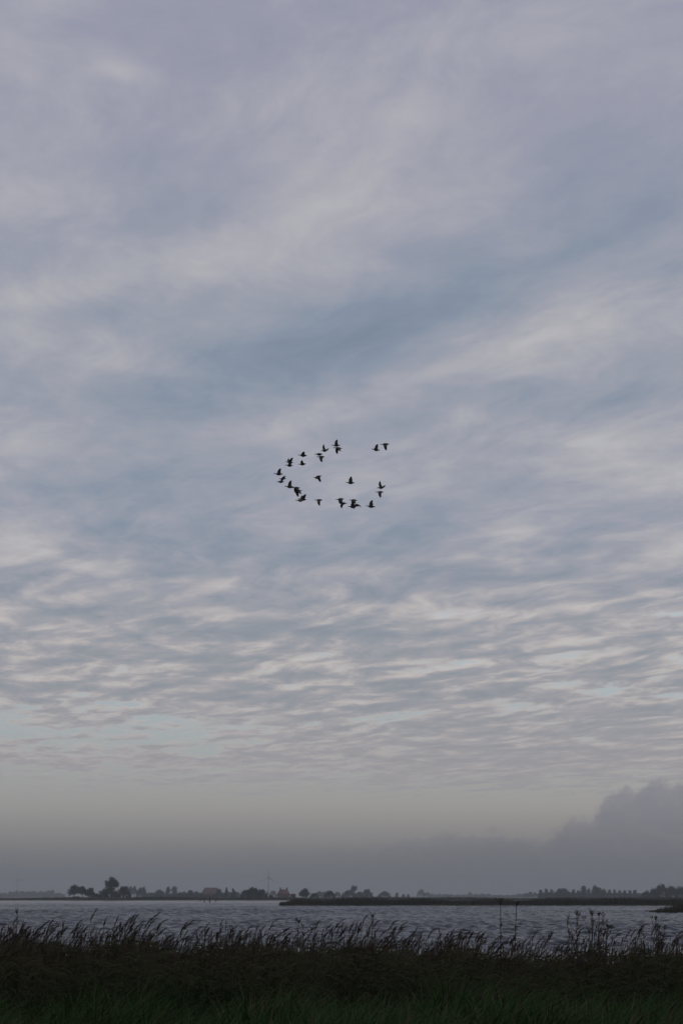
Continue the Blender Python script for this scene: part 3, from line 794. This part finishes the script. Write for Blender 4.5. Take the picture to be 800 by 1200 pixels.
# ------------------------------------------------------------------ near reeds
WX = 1.0                                  # the wind blows towards +X
def reed_parts(H, lean, nleaf, plume, seed):
    g = np.random.default_rng(seed)
    def spine(t): return np.array([lean * t ** 1.35 * H, 0.03 * math.sin(seed) * t * H, H * t * (1 - 0.10 * lean * t)])
    parts = []
    s = MB(); tt = np.linspace(0, 1, 5)
    s.tube([spine(t) for t in tt], list(np.interp(tt, [0, 1], [.0065, .0035])), 3, cap=False); parts.append(('stalk', s))
    for i in range(nleaf):
        t = 0.30 + 0.62 * (i + g.random() * .6) / nleaf
        p = spine(t); ln = g.uniform(.34, .56) * (1.1 - .35 * t)
        a = g.normal(0, .55) + (math.pi if g.random() < .22 else 0)          # mostly down wind
        u = np.array([math.cos(a), math.sin(a), 0]); rise = g.uniform(.25, .9); droop = g.uniform(.5, 1.3)
        pts = []
        for f in (0, .25, .5, .75, 1.0):
            pts.append(p + u * ln * (f * .92) + np.array([.10 * ln * f * f, 0, ln * (rise * f - droop * f * f)]))
        side = np.array([-u[1] * .6, u[0] * .6, .8]); side /= np.linalg.norm(side)
        lf = MB(); lf.ribbon(pts, [.012, .026, .024, .015, .002], side); parts.append(('leaf', lf))
    if plume:
        pm = MB(); p0 = spine(.985); ax = spine(1.0) - spine(.93); ax /= np.linalg.norm(ax)
        pl_ = g.uniform(.20, .30)
        for i in range(16):
            f = i / 15.0
            p = p0 + ax * pl_ * f * .75 + np.array([.05 * f * f, 0, -.025 * f * f])
            ln = pl_ * (.46 - .22 * f) * g.uniform(.8, 1.2)
            d = ax + g.normal(0, .15, 3) + np.array([.08 + .2 * f, 0, -.03 - .1 * f]); d /= np.linalg.norm(d)
            side = np.cross(d, g.normal(size=3)); side /= np.linalg.norm(side)
            pm.ribbon([p, p + d * ln * .5, p + d * ln + np.array([.02, 0, -.015])], [.005, .0105, .003], side)
        parts.append(('plume', pm))
    return parts
RM = {'stalk': m_stalk, 'leaf': m_leaf, 'plume': m_plume}
# ---- the mass of the reed bed
templ = []
for k in range(14):
    templ.append(reed_parts(1.0 * 1.95, 0.04 + 0.05 * (k % 6), 7, k % 5 == 0, 300 + k))
def merge(parts):
    V, Fq, Ft, Mq, Mt, k = [], [], [], [], [], 0
    for nm, mb in parts:
        v, f = mb.arrays(); mi = {'stalk': 0, 'leaf': 1, 'plume': 2}[nm]
        V.append(v)
        for kk, ff in f.items():
            (Fq if kk == 4 else Ft).append(ff + k); (Mq if kk == 4 else Mt).append(np.full(len(ff), mi))
        k += len(v)
    return np.concatenate(V), np.concatenate(Fq), np.concatenate(Mq)
tm = [merge(p) for p in templ]
def scatter(name, tms, X, Y, Z, sc_, rot, mats, label, seed, cat):
    g = np.random.default_rng(seed); pick = g.integers(0, len(tms), len(X))
    V, Fq, Mi, k = [], [], [], 0
    for ti, (v, f, mi) in enumerate(tms):
        w = np.where(pick == ti)[0]
        if not len(w): continue
        c, s = np.cos(rot[w])[:, None], np.sin(rot[w])[:, None]
        sz = sc_[w][:, None]
        P = np.stack([(v[:, 0] * c - v[:, 1] * s) * sz + X[w][:, None], (v[:, 0] * s + v[:, 1] * c) * sz + Y[w][:, None], v[:, 2] * sz + Z[w][:, None]], -1)
        V.append(P.reshape(-1, 3))
        Fq.append((f[None] + (np.arange(len(w)) * len(v))[:, None, None] + k).reshape(-1, f.shape[1])); Mi.append(np.tile(mi, len(w)))
        k += len(w) * len(v)
    me = mesh_np(name, np.concatenate(V), np.concatenate(Fq), mats, np.concatenate(Mi))
    return tag(link(name, me), label, cat, kind='stuff')
def canopy(px):                            # unevenness of the reed tops along the bank
    return np.interp(px, [0, 60, 130, 200, 250, 330, 400, 480, 520, 560, 610, 660, 720, 780, 830], [1.02, 1.0, 1.03, .99, 1.02, .98, .98, .94, 1.0, .93, .88, .93, .93, .96, 1.0])
g = np.random.default_rng(77)
n = 8600
D = 26.0 + 8.5 * g.random(n) ** 0.9
X = (g.random(n) * 2 - 1) * (D * 0.2115 + 2.2)
px = 400 + X / D * F
clump = 0.5 + 0.5 * np.sin(X * 2.1 + D * 1.3) * np.sin(X * 0.9 - D * 0.8)
scl = np.interp(D, [26, 27.5, 30, 34], [.84, .95, 1.0, 1.02]) * canopy(px) * (0.77 + .24 * g.random(n) + .17 * clump)
rot = g.normal(0, .9, n)
scatter('reed_bed', tm, X, D, bank_h(X, D) - .02, scl, rot, [m_stalk, m_leaf, m_plume], 'dense brown-green bed of reeds at the edge of the water', 5, 'reeds')

# ---- tall grass in front of it
gt = []
for k in range(16):
    mb = MB(); q = np.random.default_rng(500 + k)
    for i in range(9):
        a = q.normal(0, 1.1); ln = q.uniform(.45, .85); u = np.array([math.cos(a), math.sin(a), 0]); r0 = q.normal(0, .045, 2)
        bend = q.uniform(.25, .8)
        pts = [np.array([r0[0], r0[1], 0]) + u * ln * bend * f ** 1.8 + np.array([.12 * f * f, 0, ln * (f - .42 * bend * f ** 2.4)]) for f in (0, .4, .75, 1.0)]
        mb.ribbon(pts, [.010, .013, .009, .0015], np.array([-u[1], u[0], .15]))
    v, f = mb.arrays()
    gt.append((v, f[4], np.full(len(f[4]), 1 if k in (3, 11) else 0)))
n = 14000
D = 13.5 + 15.5 * g.random(n)
X = (g.random(n) * 2 - 1) * (D * 0.2115 + 1.8)
rot = g.normal(0, .8, n)
tuft = .5 + .5 * np.sin(X * 1.7 + 1.3 * np.sin(D * .9)) * np.sin(D * 1.5 + X * .6)
scl = (.75 + .4 * g.random(n)) * (.82 + .34 * tuft) * np.interp(D, [13, 20, 24, 28], [.95, 1.2, 1.6, 1.95])
scatter('tall_grass', gt, X, D, bank_h(X, D) - .02, scl, rot, [m_grass, m_dry], 'dark green windblown grass in front of the reeds', 6, 'grass')

# ---- reeds that stand out singly against the water: things of their own
def shared(parts, nm):
    return [(p, mb.mesh(p, RM[p])) for p, mb in parts]
single = {'plume': [shared(reed_parts(2.0, .10 + .07 * (k % 6), 5, True, 700 + k), k) for k in range(12)],
          'bare': [shared(reed_parts(2.0, .05 + .06 * (k % 6), 5, False, 800 + k), k) for k in range(6)]}
def reed(px, top, Y, kind, label, group, yaw=0.0):
    k = random.randrange(len(single[kind]))
    x = xat(px, Y, 1085); z0 = float(bank_h(np.array(x), np.array(Y)))
    H = zat(top, Y) - z0
    s = H / 2.12
    root = empty('reed', (x - .32 * s, Y, z0 - .03), yaw, label, 'reed', group)
    root.scale = (s, s, s)
    for nm, me in single[kind][k]:
        o = link(nm, me, root)
    return root
# tops read along the bank: x, height of the plume
gg = random.Random(9)
env = [(-10, 1079), (20, 1078), (45, 1077), (62, 1071), (90, 1072), (110, 1068), (130, 1062), (148, 1061), (160, 1069), (172, 1066), (200, 1076), (225, 1080), (248, 1072), (270, 1082), (288, 1076), (302, 1078), (330, 1086), (348, 1069), (365, 1074), (380, 1080), (405, 1079), (422, 1073), (434, 1070), (450, 1083), (468, 1077), (480, 1085),
       (500, 1086), (518, 1077), (535, 1082), (555, 1085), (575, 1090), (600, 1092), (622, 1090), (645, 1086), (662, 1079), (680, 1084), (700, 1078), (715, 1084), (735, 1082), (750, 1080), (770, 1083), (790, 1080), (815, 1080)]
ex, ey = [e[0] for e in env], [e[1] for e in env]
LAB = {'plume': 'feathery brown reed plume bending in the wind against the water', 'bare': 'bare leafy reed stem without plume bending against the water'}
for i in range(235):
    px = gg.uniform(-14, 814)
    top = np.interp(px, ex, ey) + abs(gg.gauss(0, 1)) * 11
    kind = 'plume' if gg.random() < .72 else 'bare'
    reed(px, float(top), gg.uniform(28.0, 34.5), kind, LAB[kind], 'reeds standing out singly, ' + ('plumed' if kind == 'plume' else 'bare'), gg.gauss(0, .75))

# ------------------------------------------------------------------ dead weed stalks standing above the reeds
def weed(px, top, Y, label, seed, head='umbel', lean=0.0, name='dead_umbellifer', hd=.12):
    g = np.random.default_rng(seed)
    x = xat(px, Y, 1085); z0 = float(bank_h(np.array(x), np.array(Y))); H = zat(top, Y) - z0
    root = empty(name, (x - lean * H * .6, Y, z0 - .03), 0, label, 'dead plant')
    sp = lambda t: np.array([lean * H * t ** 1.3, 0, H * t])
    s = MB(); s.tube([sp(t) for t in (0, .25, .5, .75, .97)], [.013, .012, .010, .008, .006], 6); s.build('stem', m_dead, root)
    def sprig(c, ln, n, up):
        u = MB()
        for i in range(n):
            a = g.random() * 6.28; q = ln * g.uniform(.45, 1.0); w = g.uniform(.15, .75)
            e = c + np.array([math.cos(a) * q * w + lean * q, math.sin(a) * q * w, q * up])
            u.tube([c, (c + e) / 2 + np.array([math.cos(a), math.sin(a), 0]) * .012, e], [.004, .0035, .0025], 3, cap=False)
            for k_ in range(2):
                b_ = c + (e - c) * g.uniform(.6, 1.0) + g.normal(0, .012, 3)
                u.tube([b_ - np.array([0, 0, .014]), b_, b_ + np.array([0, 0, .016])], [.002, .0055, .003], 5)
        u.build('seed_head', m_dead, root)
    sprig(sp(.95), hd, 7, 1.0)
    if head == 'umbel':                                   # dock-like: seed tufts hugging the stem
        for i in range(7):
            sprig(sp(.42 + .065 * i), hd * .7, 4, .9)
    else:                                                 # forked: steep side branches
        for i in range(7):
            p = sp(.58 + .05 * i); a = g.random() * 6.28; ln = (.42 - .035 * i) * g.uniform(.7, 1.15)
            e = p + np.array([math.cos(a) * ln * .55 + lean * ln, math.sin(a) * ln * .55, ln * .9])
            br = MB(); br.tube([p, (p + e) / 2 + np.array([math.cos(a) * .03, math.sin(a) * .03, 0]), e], [.006, .005, .003], 4); br.build('branch', m_dead, root)
            sprig(e, hd * 1.3, 4, .8)
    return root
weed(585.5, 1048.5, 28.5, 'straight tall dead weed stalk with knobbly head, highest above the reeds', 1, lean=.02)
weed(602, 1050.5, 28.0, 'tall dead weed stalk beside the highest one, slightly leaning', 2, lean=.05)
weed(674.5, 1062, 28.5, 'branched dead weed with forked top, standing apart from a close pair', 3, 'open', lean=.02, hd=.09)
weed(692, 1062.5, 29.0, 'branched dead weed, darker one of a close pair', 4, 'open', lean=.03, hd=.09)
weed(699.5, 1063, 29.5, 'branched dead weed, thinner one of a close pair', 5, 'open', lean=.04, hd=.08)
weed(768, 1068, 29.0, 'widely branched dead weed in front of the dark reed clump', 6, 'open', lean=.0, hd=.08)
weed(435, 1065.5, 29.5, 'single dead weed with small flat head over the middle reeds', 7, lean=.03, hd=.11)
weed(20, 1061, 29.5, 'dead weed with one round head near the far wind turbine', 8, lean=.0, hd=.13)
weed(348.5, 1071, 29.0, 'thin dead weed stalk below the red house', 9, 'open', lean=.02, hd=.06)
weed(706, 1077, 28.0, 'shorter forked dead weed beside the close pair', 10, 'open', lean=.10, hd=.07)

# ------------------------------------------------------------------ haze
hz = MB(); hz.box((0, 4000, 0), (17600, 9200, 1))
v, f = hz.arrays()
v[:, 2] = np.where(v[:, 2] < 0, -2.6, 90.0)
m_haze = bpy.data.materials.new('haze_air'); m_haze.use_nodes = True
t = m_haze.node_tree; t.nodes.clear()
out = t.nodes.new('ShaderNodeOutputMaterial'); pv = t.nodes.new('ShaderNodeVolumePrincipled')
pv.inputs['Color'].default_value = (0.62, 0.66, 0.705, 1)
pv.inputs['Density'].default_value = 2.1e-4
pv.inputs['Anisotropy'].default_value = 0.0
t.links.new(pv.outputs[0], out.inputs['Volume'])
haze = link('haze', mesh_np('haze', v, list(f.values()), m_haze))
tag(haze, 'thin grey-blue air over lake and fields', kind='stuff')
